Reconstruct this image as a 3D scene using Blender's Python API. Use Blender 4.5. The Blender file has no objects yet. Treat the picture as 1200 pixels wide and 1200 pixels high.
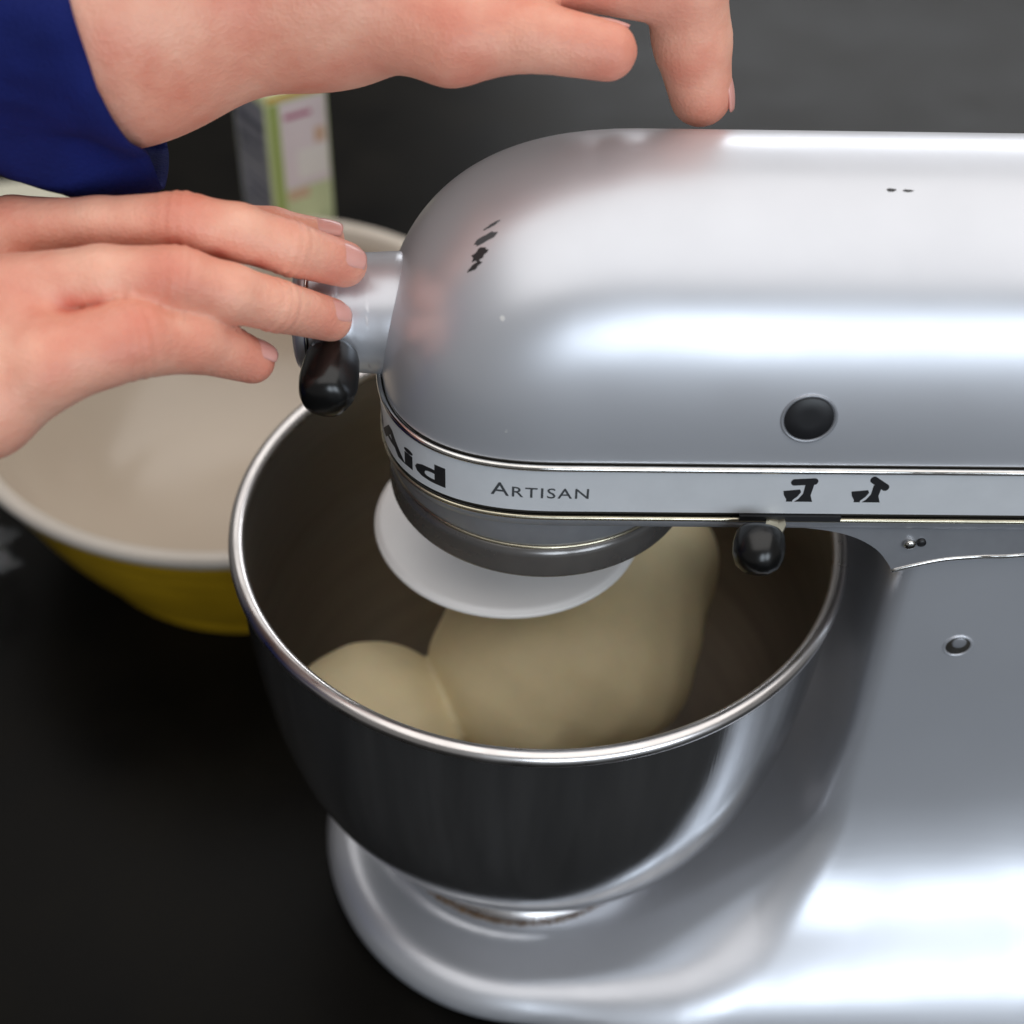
import bpy, bmesh, math, random
import numpy as np
from mathutils import Vector, Matrix, noise

random.seed(7)
sc = bpy.context.scene
COL = sc.collection
S = 0.01                                     # every shape below is written in centimetres

# ------------------------------------------------------------------ camera
cam_data = bpy.data.cameras.new('camera')
cam = bpy.data.objects.new('camera', cam_data)
COL.objects.link(cam)
sc.camera = cam
p_, y_, r_ = 0.75030, 0.022472, 0.024571
F = Vector((math.sin(y_)*math.cos(p_), math.cos(y_)*math.cos(p_), -math.sin(p_)))
Rv = F.cross(Vector((0, 0, 1))).normalized()
Uv = Rv.cross(F)
R2 = Rv*math.cos(r_)+Uv*math.sin(r_)
U2 = Uv*math.cos(r_)-Rv*math.sin(r_)
M = Matrix((R2, U2, -F)).transposed().to_4x4()
M.translation = Vector((-1.89698, -41.01694, 58.29484))*S
cam.matrix_world = M
cam_data.sensor_width = 36
cam_data.lens = 54
cam_data.clip_start = 0.02
cam_data.clip_end = 50
cam_data.dof.use_dof = True
cam_data.dof.focus_distance = 0.49
cam_data.dof.aperture_fstop = 6.3

# ------------------------------------------------------------------ world and lamps
w = bpy.data.worlds.new("World")
sc.world = w
w.use_nodes = True
w.node_tree.nodes['Background'].inputs[0].default_value = (1.0, 0.97, 0.93, 1)
w.node_tree.nodes['Background'].inputs[1].default_value = 0.13


def area(name, loc, target, sx, sy, power, color, shape='RECTANGLE'):
    l = bpy.data.lights.new(name, 'AREA')
    l.shape = shape
    l.size, l.size_y = sx, sy
    l.energy = power
    l.color = color
    o = bpy.data.objects.new(name, l)
    COL.objects.link(o)
    o.location = loc
    o.rotation_euler = (Vector(target)-Vector(loc)).to_track_quat('-Z', 'Y').to_euler()
    return o


area('ceiling_light', (0.30, 0.25, 1.9), (0.30, 0.25, 0.15), 3.2, 3.6, 41, (1.0, 0.97, 0.94))
area('window_light', (0.30, -1.9, 0.72), (0.05, 0, 0.25), 0.62, 0.95, 8.0, (0.80, 0.90, 1.0), 'ELLIPSE')
area('window_light', (1.18, -1.85, 0.72), (0.05, 0, 0.25), 0.85, 0.95, 10.5, (0.80, 0.90, 1.0), 'ELLIPSE')
area('rear_window_light', (0.9, 2.4, 0.95), (0.1, 0, 0.3), 1.8, 0.35, 12, (0.95, 0.97, 1.0))
sc.view_settings.view_transform = 'Standard'
sc.view_settings.look = 'None'
sc.view_settings.exposure = 0.3
sc.view_settings.gamma = 1.0

# ------------------------------------------------------------------ materials


def mat(name, color, rough=0.5, metal=0.0, spec=0.5, coat=0.0, sss=0.0, aniso=0.0,
        noise_scale=None, noise_amt=0.15, bump=0.0, bump_scale=200, rough_var=0.0, color2=None, stretch=None, flecks=False):
    m = bpy.data.materials.new(name)
    m.use_nodes = True
    nt = m.node_tree
    b = nt.nodes['Principled BSDF']
    b.inputs['Base Color'].default_value = (*color, 1)
    b.inputs['Roughness'].default_value = rough
    b.inputs['Metallic'].default_value = metal
    b.inputs['Specular IOR Level'].default_value = spec
    b.inputs['Coat Weight'].default_value = coat
    b.inputs['Coat Roughness'].default_value = 0.2
    b.inputs['Anisotropic'].default_value = aniso
    if sss:
        b.inputs['Subsurface Weight'].default_value = sss
        b.inputs['Subsurface Radius'].default_value = (1.0, 0.35, 0.2)
        b.inputs['Subsurface Scale'].default_value = 0.006
    tc = nt.nodes.new('ShaderNodeTexCoord')
    src = tc.outputs['Object']
    if stretch:
        mp = nt.nodes.new('ShaderNodeMapping')
        mp.inputs['Scale'].default_value = stretch
        nt.links.new(src, mp.inputs[0])
        src = mp.outputs[0]
    if noise_scale:
        n = nt.nodes.new('ShaderNodeTexNoise')
        n.inputs['Scale'].default_value = noise_scale
        n.inputs['Detail'].default_value = 5
        nt.links.new(src, n.inputs['Vector'])
        rmp = nt.nodes.new('ShaderNodeMapRange')
        rmp.inputs[1].default_value = 0.3
        rmp.inputs[2].default_value = 0.7
        nt.links.new(n.outputs[0], rmp.inputs[0])
        mx = nt.nodes.new('ShaderNodeMix')
        mx.data_type = 'RGBA'
        mx.inputs[6].default_value = (*color, 1)
        c2 = color2 or tuple(c*(1-noise_amt) for c in color)
        mx.inputs[7].default_value = (*c2, 1)
        nt.links.new(rmp.outputs[0], mx.inputs[0])
        nt.links.new(mx.outputs[2], b.inputs['Base Color'])
        if rough_var:
            rr = nt.nodes.new('ShaderNodeMapRange')
            rr.inputs[3].default_value = rough-rough_var
            rr.inputs[4].default_value = rough+rough_var
            nt.links.new(rmp.outputs[0], rr.inputs[0])
            nt.links.new(rr.outputs[0], b.inputs['Roughness'])
    if flecks:                                # sparse tiny nicks where the paint is worn
        vo = nt.nodes.new('ShaderNodeTexVoronoi')
        vo.inputs['Scale'].default_value = 55
        nt.links.new(src, vo.inputs['Vector'])
        nz = nt.nodes.new('ShaderNodeTexNoise')
        nz.inputs['Scale'].default_value = 900
        nt.links.new(src, nz.inputs['Vector'])
        sm = nt.nodes.new('ShaderNodeMath')
        sm.operation = 'MULTIPLY_ADD'
        sm.inputs[1].default_value = 0.10
        nt.links.new(nz.outputs[0], sm.inputs[0])
        nt.links.new(vo.outputs['Distance'], sm.inputs[2])
        lt = nt.nodes.new('ShaderNodeMapRange')
        lt.inputs[1].default_value = 0.100
        lt.inputs[2].default_value = 0.085
        nt.links.new(sm.outputs[0], lt.inputs[0])
        sepc = nt.nodes.new('ShaderNodeSeparateColor')
        nt.links.new(vo.outputs['Color'], sepc.inputs[0])
        gate = nt.nodes.new('ShaderNodeMath')
        gate.operation = 'GREATER_THAN'
        gate.inputs[1].default_value = 0.72
        nt.links.new(sepc.outputs[0], gate.inputs[0])
        mu = nt.nodes.new('ShaderNodeMath')
        mu.operation = 'MULTIPLY'
        nt.links.new(lt.outputs[0], mu.inputs[0])
        nt.links.new(gate.outputs[0], mu.inputs[1])
        mxf = nt.nodes.new('ShaderNodeMix')
        mxf.data_type = 'RGBA'
        nt.links.new(mu.outputs[0], mxf.inputs[0])
        nt.links.new(mx.outputs[2], mxf.inputs[6])
        mxf.inputs[7].default_value = (0.92, 0.92, 0.92, 1)
        nt.links.new(mxf.outputs[2], b.inputs['Base Color'])
    if aniso:
        tg = nt.nodes.new('ShaderNodeTangent')
        tg.direction_type = 'RADIAL'
        tg.axis = 'Z'
        nt.links.new(tg.outputs[0], b.inputs['Tangent'])
    if bump:
        n2 = nt.nodes.new('ShaderNodeTexNoise')
        n2.inputs['Scale'].default_value = bump_scale
        n2.inputs['Detail'].default_value = 4
        nt.links.new(src, n2.inputs['Vector'])
        bp = nt.nodes.new('ShaderNodeBump')
        bp.inputs['Strength'].default_value = bump
        bp.inputs['Distance'].default_value = 0.001
        nt.links.new(n2.outputs[0], bp.inputs['Height'])
        nt.links.new(bp.outputs[0], b.inputs['Normal'])
    return m


SILVER = mat('silver_paint', (0.63, 0.645, 0.69), 0.36, 0.60, coat=0.12, noise_scale=22, noise_amt=0.06,
             rough_var=0.045, flecks=True)
CASTING = mat('grey_casting', (0.36, 0.37, 0.40), 0.34, 0.45, noise_scale=80, noise_amt=0.2, rough_var=0.06)
BAND = mat('satin_trim', (0.72, 0.74, 0.77), 0.36, 0.2, noise_scale=90, noise_amt=0.08, rough_var=0.05)
CHROME = mat('chrome', (0.80, 0.79, 0.77), 0.12, 1.0, noise_scale=140, noise_amt=0.25, rough_var=0.08)
BRASSY = mat('grimy_chrome', (0.66, 0.61, 0.47), 0.30, 1.0, noise_scale=90, noise_amt=0.35, rough_var=0.1)
GROOVE = mat('dark_groove', (0.03, 0.026, 0.02), 0.6)
RING = mat('dark_steel', (0.20, 0.19, 0.185), 0.25, 0.6, noise_scale=60, noise_amt=0.3, rough_var=0.08)
STEEL = mat('brushed_steel', (0.50, 0.50, 0.51), 0.12, 0.93, aniso=0.0, noise_scale=7, noise_amt=0.35,
            bump=0.02, bump_scale=60, rough_var=0.04, stretch=(14, 14, 0.8))
STEEL_IN = mat('worn_steel_inside', (0.42, 0.385, 0.35), 0.40, 1.0, noise_scale=4, noise_amt=0.2,
               bump=0.06, bump_scale=50, rough_var=0.05, stretch=(1, 1, 25))
RIM = mat('polished_rim', (0.78, 0.75, 0.74), 0.30, 1.0, noise_scale=90, noise_amt=0.12, rough_var=0.05)
BLACK = mat('glossy_black_plastic', (0.005, 0.005, 0.005), 0.26, 0.0, noise_scale=120, noise_amt=0.3)
PRINT = mat('black_print', (0.012, 0.012, 0.014), 0.5)
GREYPRINT = mat('grey_print', (0.05, 0.055, 0.06), 0.5)
RUBBER = mat('black_rubber_cap', (0.012, 0.012, 0.014), 0.45, noise_scale=150, noise_amt=0.4)
WHITE = mat('white_enamel', (0.90, 0.87, 0.85), 0.4, noise_scale=40, noise_amt=0.05)
DOUGH = mat('dough', (0.90, 0.77, 0.49), 0.5, spec=0.35, sss=0.25, noise_scale=35, noise_amt=0.14,
            bump=0.55, bump_scale=90)
CRUST = mat('dried_residue', (0.22, 0.12, 0.045), 0.8, noise_scale=200, noise_amt=0.5)
YELLOW = mat('mustard_glaze', (0.52, 0.31, 0.012), 0.3, coat=0.3, noise_scale=18, noise_amt=0.3, bump=0.1, bump_scale=60)
CREAM = mat('cream_glaze', (0.54, 0.455, 0.365), 0.22, coat=0.3, noise_scale=9, noise_amt=0.08)
CREAM2 = mat('cream_lip_glaze', (0.64, 0.57, 0.49), 0.25, coat=0.3, noise_scale=20, noise_amt=0.08)
FABRIC = mat('navy_fabric', (0.006, 0.013, 0.12), 0.85, spec=0.2, noise_scale=40, noise_amt=0.35, bump=0.5, bump_scale=900)
NAIL = mat('fingernail', (0.78, 0.36, 0.31), 0.28, sss=0.2, noise_scale=60, noise_amt=0.08)
GREEN = mat('pale_green_print', (0.68, 0.76, 0.46), 0.45, noise_scale=40, noise_amt=0.15)
PINKWHITE = mat('pinkish_white_print', (0.86, 0.77, 0.81), 0.45, noise_scale=30, noise_amt=0.12)
SLATE_SHADED = mat('slate_shaded_print', (0.20, 0.21, 0.27), 0.5, noise_scale=60, noise_amt=0.3)
DKBLUE = mat('dark_blue_print', (0.03, 0.035, 0.08), 0.5)
MAGENTA = mat('magenta_print', (0.5, 0.12, 0.25), 0.5)
PEACH = mat('peach_print', (0.70, 0.48, 0.34), 0.5)
YCAP = mat('yellow_plastic', (0.72, 0.45, 0.06), 0.4)
LIME = mat('lime_print', (0.36, 0.46, 0.14), 0.5)
CLOTHC = mat('cream_cotton', (0.60, 0.58, 0.47), 0.9, noise_scale=60, noise_amt=0.15, bump=0.4, bump_scale=600)

# counter top: near-black honed laminate with a faint brown mottle
COUNTER = mat('dark_counter', (0.0035, 0.0033, 0.0031), 0.36, spec=0.07, noise_scale=14, noise_amt=0.0,
              color2=(0.008, 0.007, 0.0055), bump=0.05, bump_scale=260, rough_var=0.03)

# clear plastic wrap
WRAP = bpy.data.materials.new('clear_wrap')
WRAP.use_nodes = True
_b = WRAP.node_tree.nodes['Principled BSDF']
_b.inputs['Base Color'].default_value = (0.8, 0.8, 0.82, 1)
_b.inputs['Roughness'].default_value = 0.12
_b.inputs['Transmission Weight'].default_value = 0.9
_b.inputs['IOR'].default_value = 1.3
_b.inputs['Alpha'].default_value = 0.32

# skin: base tone, blotches and a redness attribute at knuckles and tips, plus painted crease shade


def skin_material():
    m = bpy.data.materials.new('skin')
    m.use_nodes = True
    nt = m.node_tree
    b = nt.nodes['Principled BSDF']
    b.inputs['Roughness'].default_value = 0.47
    b.inputs['Specular IOR Level'].default_value = 0.4
    b.inputs['Subsurface Weight'].default_value = 0.25
    b.inputs['Subsurface Radius'].default_value = (1.0, 0.35, 0.2)
    b.inputs['Subsurface Scale'].default_value = 0.005
    tc = nt.nodes.new('ShaderNodeTexCoord')
    n = nt.nodes.new('ShaderNodeTexNoise')
    n.inputs['Scale'].default_value = 55
    n.inputs['Detail'].default_value = 5
    nt.links.new(tc.outputs['Object'], n.inputs['Vector'])
    mx = nt.nodes.new('ShaderNodeMix')
    mx.data_type = 'RGBA'
    mx.inputs[6].default_value = (0.86, 0.47, 0.34, 1)
    mx.inputs[7].default_value = (0.74, 0.29, 0.20, 1)
    r = nt.nodes.new('ShaderNodeMapRange')
    r.inputs[1].default_value = 0.32
    r.inputs[2].default_value = 0.70
    nt.links.new(n.outputs[0], r.inputs[0])
    nt.links.new(r.outputs[0], mx.inputs[0])
    at = nt.nodes.new('ShaderNodeAttribute')
    at.attribute_name = 'flush_shade'
    mx2 = nt.nodes.new('ShaderNodeMix')
    mx2.data_type = 'RGBA'
    nt.links.new(at.outputs['Fac'], mx2.inputs[0])
    nt.links.new(mx.outputs[2], mx2.inputs[6])
    mx2.inputs[7].default_value = (0.62, 0.15, 0.10, 1)
    nt.links.new(mx2.outputs[2], b.inputs['Base Color'])
    n1 = nt.nodes.new('ShaderNodeTexVoronoi')
    n1.inputs['Scale'].default_value = 900
    nt.links.new(tc.outputs['Object'], n1.inputs['Vector'])
    n2 = nt.nodes.new('ShaderNodeTexNoise')
    n2.inputs['Scale'].default_value = 250
    n2.inputs['Detail'].default_value = 6
    nt.links.new(tc.outputs['Object'], n2.inputs['Vector'])
    ad = nt.nodes.new('ShaderNodeMath')
    ad.operation = 'MULTIPLY_ADD'
    ad.inputs[1].default_value = 0.4
    nt.links.new(n1.outputs[0], ad.inputs[0])
    nt.links.new(n2.outputs[0], ad.inputs[2])
    bp = nt.nodes.new('ShaderNodeBump')
    bp.inputs['Strength'].default_value = 0.35
    bp.inputs['Distance'].default_value = 0.0010
    nt.links.new(ad.outputs[0], bp.inputs['Height'])
    nt.links.new(bp.outputs[0], b.inputs['Normal'])
    return m


SKIN = skin_material()

# ------------------------------------------------------------------ object helpers
LOC = {}


def thing(name, label, cat, loc=(0, 0, 0)):
    o = bpy.data.objects.new(name, None)
    COL.objects.link(o)
    o.empty_display_size = 0.02
    o.location = Vector(loc)*S
    o['label'] = label
    o['category'] = cat
    LOC[o.name] = Vector(loc)
    return o


def root_loc(parent):
    v = Vector((0, 0, 0))
    while parent is not None:
        v += LOC.get(parent.name, Vector((0, 0, 0)))
        parent = parent.parent
    return v


def link_mesh(name, verts, faces, material, parent=None, smooth=True, kind=None, base=None, sharp=None):
    """verts in world centimetres"""
    off = root_loc(parent) if base is None else Vector(base)
    me = bpy.data.meshes.new(name)
    V = (np.asarray(verts, dtype=float)-np.array(off))*S
    me.from_pydata(V.tolist(), [], [tuple(int(i) for i in f) for f in faces])
    me.validate()
    me.materials.append(material)
    if smooth:
        me.polygons.foreach_set('use_smooth', [True]*len(me.polygons))
        if sharp:
            me.set_sharp_from_angle(angle=math.radians(sharp))
    me.update()
    o = bpy.data.objects.new(name, me)
    COL.objects.link(o)
    if parent is not None:
        o.parent = parent
    else:
        o.location = off*S
    if kind:
        o['kind'] = kind
    return o


def lathe(prof, c=(0, 0, 0), n=96, axis='Z'):
    """prof: list of (r, h). returns verts, faces. h runs along the axis."""
    V, Fc = [], []
    for (r, h) in prof:
        for k in range(n):
            a = 2*math.pi*k/n
            x, y = r*math.cos(a), r*math.sin(a)
            if axis == 'Z':
                p = (x, y, h)
            elif axis == 'X':
                p = (h, x, y)
            else:
                p = (y, h, x)
            V.append((c[0]+p[0], c[1]+p[1], c[2]+p[2]))
    for i in range(len(prof)-1):
        for k in range(n):
            a, b = i*n+k, i*n+(k+1) % n
            Fc.append((a, b, b+n, a+n))
    for i, rev in ((0, True), (len(prof)-1, False)):
        if prof[i][0] > 1e-6:
            ring = [i*n+k for k in range(n)]
            # leave open rings open when the profile is marked closed by equal ends
            if prof[0] != prof[-1]:
                Fc.append(tuple(reversed(ring)) if rev else tuple(ring))
    return V, Fc


def tube(path, r, n=12, closed=False, squash=None):
    V, Fc = [], []
    P = [Vector(p) for p in path]
    m = len(P)
    for i, p in enumerate(P):
        if closed:
            t = (P[(i+1) % m]-P[(i-1) % m]).normalized()
        else:
            t = (P[min(i+1, m-1)]-P[max(i-1, 0)]).normalized()
        up = Vector((0, 0, 1)) if abs(t.z) < 0.9 else Vector((0, 1, 0))
        a = t.cross(up).normalized()
        b = a.cross(t)
        rr = r[i] if isinstance(r, (list, tuple)) else r
        for k in range(n):
            an = 2*math.pi*k/n
            q = p+a*(rr*math.cos(an))+b*(rr*math.sin(an)*(squash or 1))
            V.append(tuple(q))
    rng = m if closed else m-1
    for i in range(rng):
        for k in range(n):
            a0, b0 = i*n+k, i*n+(k+1) % n
            j = (i+1) % m
            Fc.append((a0, b0, j*n+(k+1) % n, j*n+k))
    if not closed:
        Fc.append(tuple(reversed(range(n))))
        Fc.append(tuple(range((m-1)*n, m*n)))
    return V, Fc


def fillet(prof, idx_r, seg=5):
    """round the listed corners of an (r,h) profile"""
    out = []
    for i, p in enumerate(prof):
        if i in idx_r and 0 < i < len(prof)-1:
            a, b, c = Vector(prof[i-1]), Vector(p), Vector(prof[i+1])
            d1, d2 = (a-b), (c-b)
            rr = min(idx_r[i], d1.length*0.5, d2.length*0.5)
            s, e = b+d1.normalized()*rr, b+d2.normalized()*rr
            for k in range(seg+1):
                t = k/seg
                q = s*(1-t)**2+b*2*t*(1-t)+e*t*t
                out.append((q.x, q.y))
        else:
            out.append(tuple(p))
    return out


# ------------------------------------------------------------------ signed-distance modelling (naive surface nets)
def smin(a, b, k):
    h = np.maximum(k-np.abs(a-b), 0.0)/k
    return np.minimum(a, b)-h*h*k*0.25


def smax(a, b, k):
    return -smin(-a, -b, k)


def cone(P, a, b, ra, rb):
    a = np.array(a, float)
    b = np.array(b, float)
    ba = b-a
    t = np.clip(((P-a)@ba)/(ba@ba), 0, 1)
    d = np.sqrt(((P-a-t[..., None]*ba)**2).sum(-1))
    return d-(ra+(rb-ra)*t)


def ellipsoid(P, c, r, R=None):
    q = P-np.array(c, float)
    if R is not None:
        q = q@R
    r = np.array(r, float)
    k0 = np.sqrt(((q/r)**2).sum(-1))
    k1 = np.sqrt(((q/(r*r))**2).sum(-1))+1e-9
    return k0*(k0-1)/k1


def surface_net(f, lo, hi, h, project=3):
    lo = np.array(lo, float)
    n = np.ceil((np.array(hi)-lo)/h).astype(int)+1
    ax = [lo[i]+h*np.arange(n[i]) for i in range(3)]
    D = np.empty(tuple(n), np.float32)
    for i in range(n[0]):                      # slab by slab keeps memory small
        Y, Z = np.meshgrid(ax[1], ax[2], indexing='ij')
        P = np.stack([np.full_like(Y, ax[0][i]), Y, Z], -1)
        D[i] = f(P)
    ins = D < 0
    c = np.zeros(tuple(n-1), int)
    for dx in (0, 1):
        for dy in (0, 1):
            for dz in (0, 1):
                c += ins[dx:n[0]-1+dx, dy:n[1]-1+dy, dz:n[2]-1+dz]
    cell = (c > 0) & (c < 8)
    idx = -np.ones(cell.shape, int)
    idx[cell] = np.arange(cell.sum())
    ijk = np.argwhere(cell)
    acc = np.zeros((len(ijk), 3))
    cnt = np.zeros(len(ijk))
    corners = [(0, 0, 0), (1, 0, 0), (0, 1, 0), (0, 0, 1), (1, 1, 0), (1, 0, 1), (0, 1, 1), (1, 1, 1)]
    for a in corners:
        for b in corners:
            d = np.array(b)-np.array(a)
            if d.sum() == 1 and (d >= 0).all():
                va = D[ijk[:, 0]+a[0], ijk[:, 1]+a[1], ijk[:, 2]+a[2]]
                vb = D[ijk[:, 0]+b[0], ijk[:, 1]+b[1], ijk[:, 2]+b[2]]
                m = (va < 0) != (vb < 0)
                t = np.where(m, va/(va-vb+1e-12), 0)
                p = np.array(a)+t[:, None]*d
                acc[m] += p[m]
                cnt[m] += 1
    V = lo+h*(ijk+acc/cnt[:, None])
    quads = []
    for axis in range(3):
        o1, o2 = [(1, 2), (2, 0), (0, 1)][axis]
        s0 = [slice(1, -1)]*3
        s0[axis] = slice(0, -1)
        s1 = [slice(1, -1)]*3
        s1[axis] = slice(1, None)
        A, B = ins[tuple(s0)], ins[tuple(s1)]
        for sign in (0, 1):
            mm = (A & ~B) if sign == 0 else (~A & B)
            e = np.argwhere(mm)
            off = np.ones(3, int)
            off[axis] = 0
            e = e+off

            def at(d1, d2):
                q = e.copy()
                q[:, o1] -= d1
                q[:, o2] -= d2
                return idx[q[:, 0], q[:, 1], q[:, 2]]
            a, b, c2, d = at(1, 1), at(0, 1), at(0, 0), at(1, 0)
            q = np.stack([a, b, c2, d] if sign == 0 else [d, c2, b, a], 1)
            quads.append(q[(q >= 0).all(1)])
    Q = np.concatenate(quads)
    e = 0.25*h
    for _ in range(project):
        d0 = f(V)
        g = np.stack([f(V+np.eye(3)[i]*e)-f(V-np.eye(3)[i]*e) for i in range(3)], -1)/(2*e)
        gl = (g*g).sum(-1)+1e-6
        step = g*(d0/np.maximum(gl, 0.2))[:, None]
        ln = np.linalg.norm(step, axis=1, keepdims=True)
        V = V-step*np.minimum(1, 0.6*h/(ln+1e-9))
    return V, Q


# ------------------------------------------------------------------ the setting: counter
V = [(-160, -75, 0), (160, -75, 0), (160, 130, 0), (-160, 130, 0),
     (-160, -75, -4), (160, -75, -4), (160, 130, -4), (-160, 130, -4)]
link_mesh('countertop', V, [(0, 1, 2, 3), (7, 6, 5, 4), (0, 4, 5, 1), (1, 5, 6, 2), (2, 6, 7, 3), (3, 7, 4, 0)],
          COUNTER, smooth=False, kind='structure')

# ------------------------------------------------------------------ stand mixer
mixer = thing('stand_mixer', 'silver tilt-head stand mixer with trim band and black knobs, its head over the steel bowl',
              'stand mixer', (6, 0, 0))

PATH_B = [(11.4, 22.72), (12.2, 23.02), (13.0, 23.28), (14.3, 23.42), (15.0, 23.42), (15.7, 23.52), (18, 23.6), (25, 23.5)]
# --- foot and pedestal as one casting


def mixer_stand(P):
    x, y, z = P[..., 0], P[..., 1], P[..., 2]
    e = (np.sqrt((np.minimum(x, 0)/8.9)**2+(y/(9.75-np.clip((x-6)*0.07, 0, 1.0)))**2)-1)*9.3
    back = x-25
    d2 = smax(e, back, 4)
    rr = 1.35
    wx = d2+rr
    wz = np.abs(z-1.05)-1.15+rr
    base = np.minimum(np.maximum(wx, wz), 0)+np.sqrt(np.maximum(wx, 0)**2+np.maximum(wz, 0)**2)-rr
    # pedestal
    r = 1.1
    hw = 5.15-r
    low = np.clip(9.5-z, 0, 8)
    x0 = 11.3-0.085*low**2
    qx, qy, qz = np.abs(x-(x0+25.1)/2)-((25.1-x0)/2-r), np.abs(y)-hw+0.011*np.clip(14-x, -9, 0)**2-(0.012+0.0012*np.clip(x-9, 0, 10))*np.clip(14-z, 0, 13)**2, z-40+r
    col = np.minimum(np.maximum(np.maximum(qx, qy), qz), 0) + \
        np.sqrt(np.maximum(qx, 0)**2+np.maximum(qy, 0)**2+np.maximum(qz, 0)**2)-r
    d = smin(base, col, 8.0)
    topz = np.interp(x, [a for a, b in PATH_B], [b for a, b in PATH_B])-0.12
    d = smax(d, z-topz, 0.12)
    # scooped round the bowl
    R = 12.15
    zc = 14.5
    dz = np.minimum(z-zc, 0)
    cap = np.sqrt(x*x+y*y+dz*dz)-R
    d = smax(d, -cap, 1.5)
    # raised seat under the bowl
    seat = np.maximum(np.sqrt(x*x+y*y)-6.5, np.abs(z-1.6)-0.70)
    d = smin(d, seat, 0.5)
    return np.maximum(d, z*-1.0+0.0)


V, Q = surface_net(mixer_stand, (-9.6, -11, -0.3), (25.6, 11, 23.9), 0.22)
link_mesh('stand', V, Q, SILVER, mixer)

# --- plan outline of head and trim band (superellipse nose, straight sides, rounded tail)
HW, NA, NX = 5.66, 6.0, 0.6


def plan(off=0.0, n_nose=60, x_end=23.5):
    pts = []
    for k in range(n_nose+1):
        a = math.pi/2*(k/n_nose)
        c, s = math.cos(a), math.sin(a)
        x = NX-(NA+off)*c**(2/2.6)
        y = -(HW+off)*s**(2/2.6)
        pts.append((x, y))
    for k in range(1, 25):
        pts.append((NX+(x_end-4-NX)*k/24, -(HW+off)))
    for k in range(1, 13):
        a = math.pi/2*k/12
        pts.append((x_end-4+(4+off)*math.sin(a), -(HW+off)*math.cos(a)**0.8))
    return pts + [(x, -y) for (x, y) in reversed(pts[1:-1])]


def slab(levels, cap_bottom=True, cap_top=True, **kw):
    """stack of plan outlines: levels = [(offset, z), ...]"""
    rings = [plan(o) for o, z in levels]
    n = len(rings[0])
    V = [(x, y, levels[i][1]) for i, rg in enumerate(rings) for (x, y) in rg]
    Fc = []
    for i in range(len(levels)-1):
        for k in range(n):
            a, b = i*n+k, i*n+(k+1) % n
            Fc.append((a, b, b+n, a+n))
    if cap_bottom:
        Fc.append(tuple(reversed(range(n))))
    if cap_top:
        Fc.append(tuple(range((len(levels)-1)*n, len(levels)*n)))
    return V, Fc


# head shell
Z0, HH = 27.42, 7.22


def head_point(x, ph):
    """ph 0..pi from near side over the top to far side"""
    t = min(max((NX-x)/NA, 0), 1)
    wd = HW*(1-t**2.6)**(1/2.6)
    t2 = min(max((3.0-x)/8.42, 0), 1)
    hh = HH*(1-t2**2.2)**(1/2.2)
    if x > 19.5:
        u = min((x-19.5)/4.0, 1)
        k = math.sqrt(max(0, 1-u*u))
        wd *= k**0.8
        hh *= k
    c, s = math.cos(ph), math.sin(ph)
    e = 2/2.45
    bulge = 1+0.012*math.sin(ph*2)**2
    return (x, -wd*math.copysign(abs(c)**e, c)*bulge, Z0+hh*abs(s)**e)


xs = [NX-NA*math.cos(math.pi/2*k/44) for k in range(45)]
xs += [NX+(19.5-NX)*k/26 for k in range(1, 27)]
xs += [19.5+4*math.sin(math.pi/2*k/12) for k in range(1, 13)]
NP = 72
V, Fc = [], []
for x in xs:
    for j in range(NP+1):
        # sample evenly-ish over the superellipse
        V.append(head_point(x, math.pi*j/NP))
for i in range(len(xs)-1):
    for j in range(NP):
        a = i*(NP+1)+j
        Fc.append((a, a+NP+1, a+NP+2, a+1))
head = link_mesh('head_shell', V, Fc, SILVER, mixer)

V, Fc = slab([(-0.10, 27.15), (-0.02, 27.44)])
link_mesh('head_groove', V, Fc, GROOVE, mixer)
V, Fc = slab([(0.02, 25.42), (0.10, 25.47), (0.10, 27.12), (0.02, 27.17)])
band = link_mesh('trim_band', V, Fc, BAND, mixer, sharp=30)
pl = plan(0.09)
V, Fc = tube([(x, y, 27.25) for x, y in pl], 0.11, 10, True)
link_mesh('trim_bead', V, Fc, CHROME, mixer)
V, Fc = slab([(-0.06, 25.18), (-0.06, 25.44)])
link_mesh('band_groove', V, Fc, GROOVE, mixer)
pl = plan(0.05)
V, Fc = tube([(x, y, 25.16) for x, y in pl], 0.085, 10, True)
link_mesh('trim_bead', V, Fc, BRASSY, mixer)
V, Fc = slab([(-0.75, 24.52), (-0.25, 24.56), (-0.04, 24.72), (0.0, 24.95), (0.0, 25.14)])
link_mesh('head_underside', V, Fc, CASTING, mixer)

# planetary housing under the nose
V, Fc = lathe([(5.22, 23.42), (5.30, 23.6), (5.42, 24.6), (5.45, 25.1)], n=96)
link_mesh('drive_housing', V, Fc, CASTING, mixer)
V, Fc = lathe(fillet([(5.20, 23.25), (5.28, 23.33), (5.20, 23.42), (5.1, 23.3), (5.20, 23.25)], {}), n=96)
link_mesh('trim_bead', V, Fc, BRASSY, mixer)
V, Fc = lathe(fillet([(0.01, 21.85), (5.0, 21.85), (5.33, 22.05), (5.33, 23.1), (5.15, 23.3), (0.01, 23.3)],
                     {1: .15, 2: .15, 3: .15}), n=96)
link_mesh('planetary_ring', V, Fc, RING, mixer)

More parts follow.
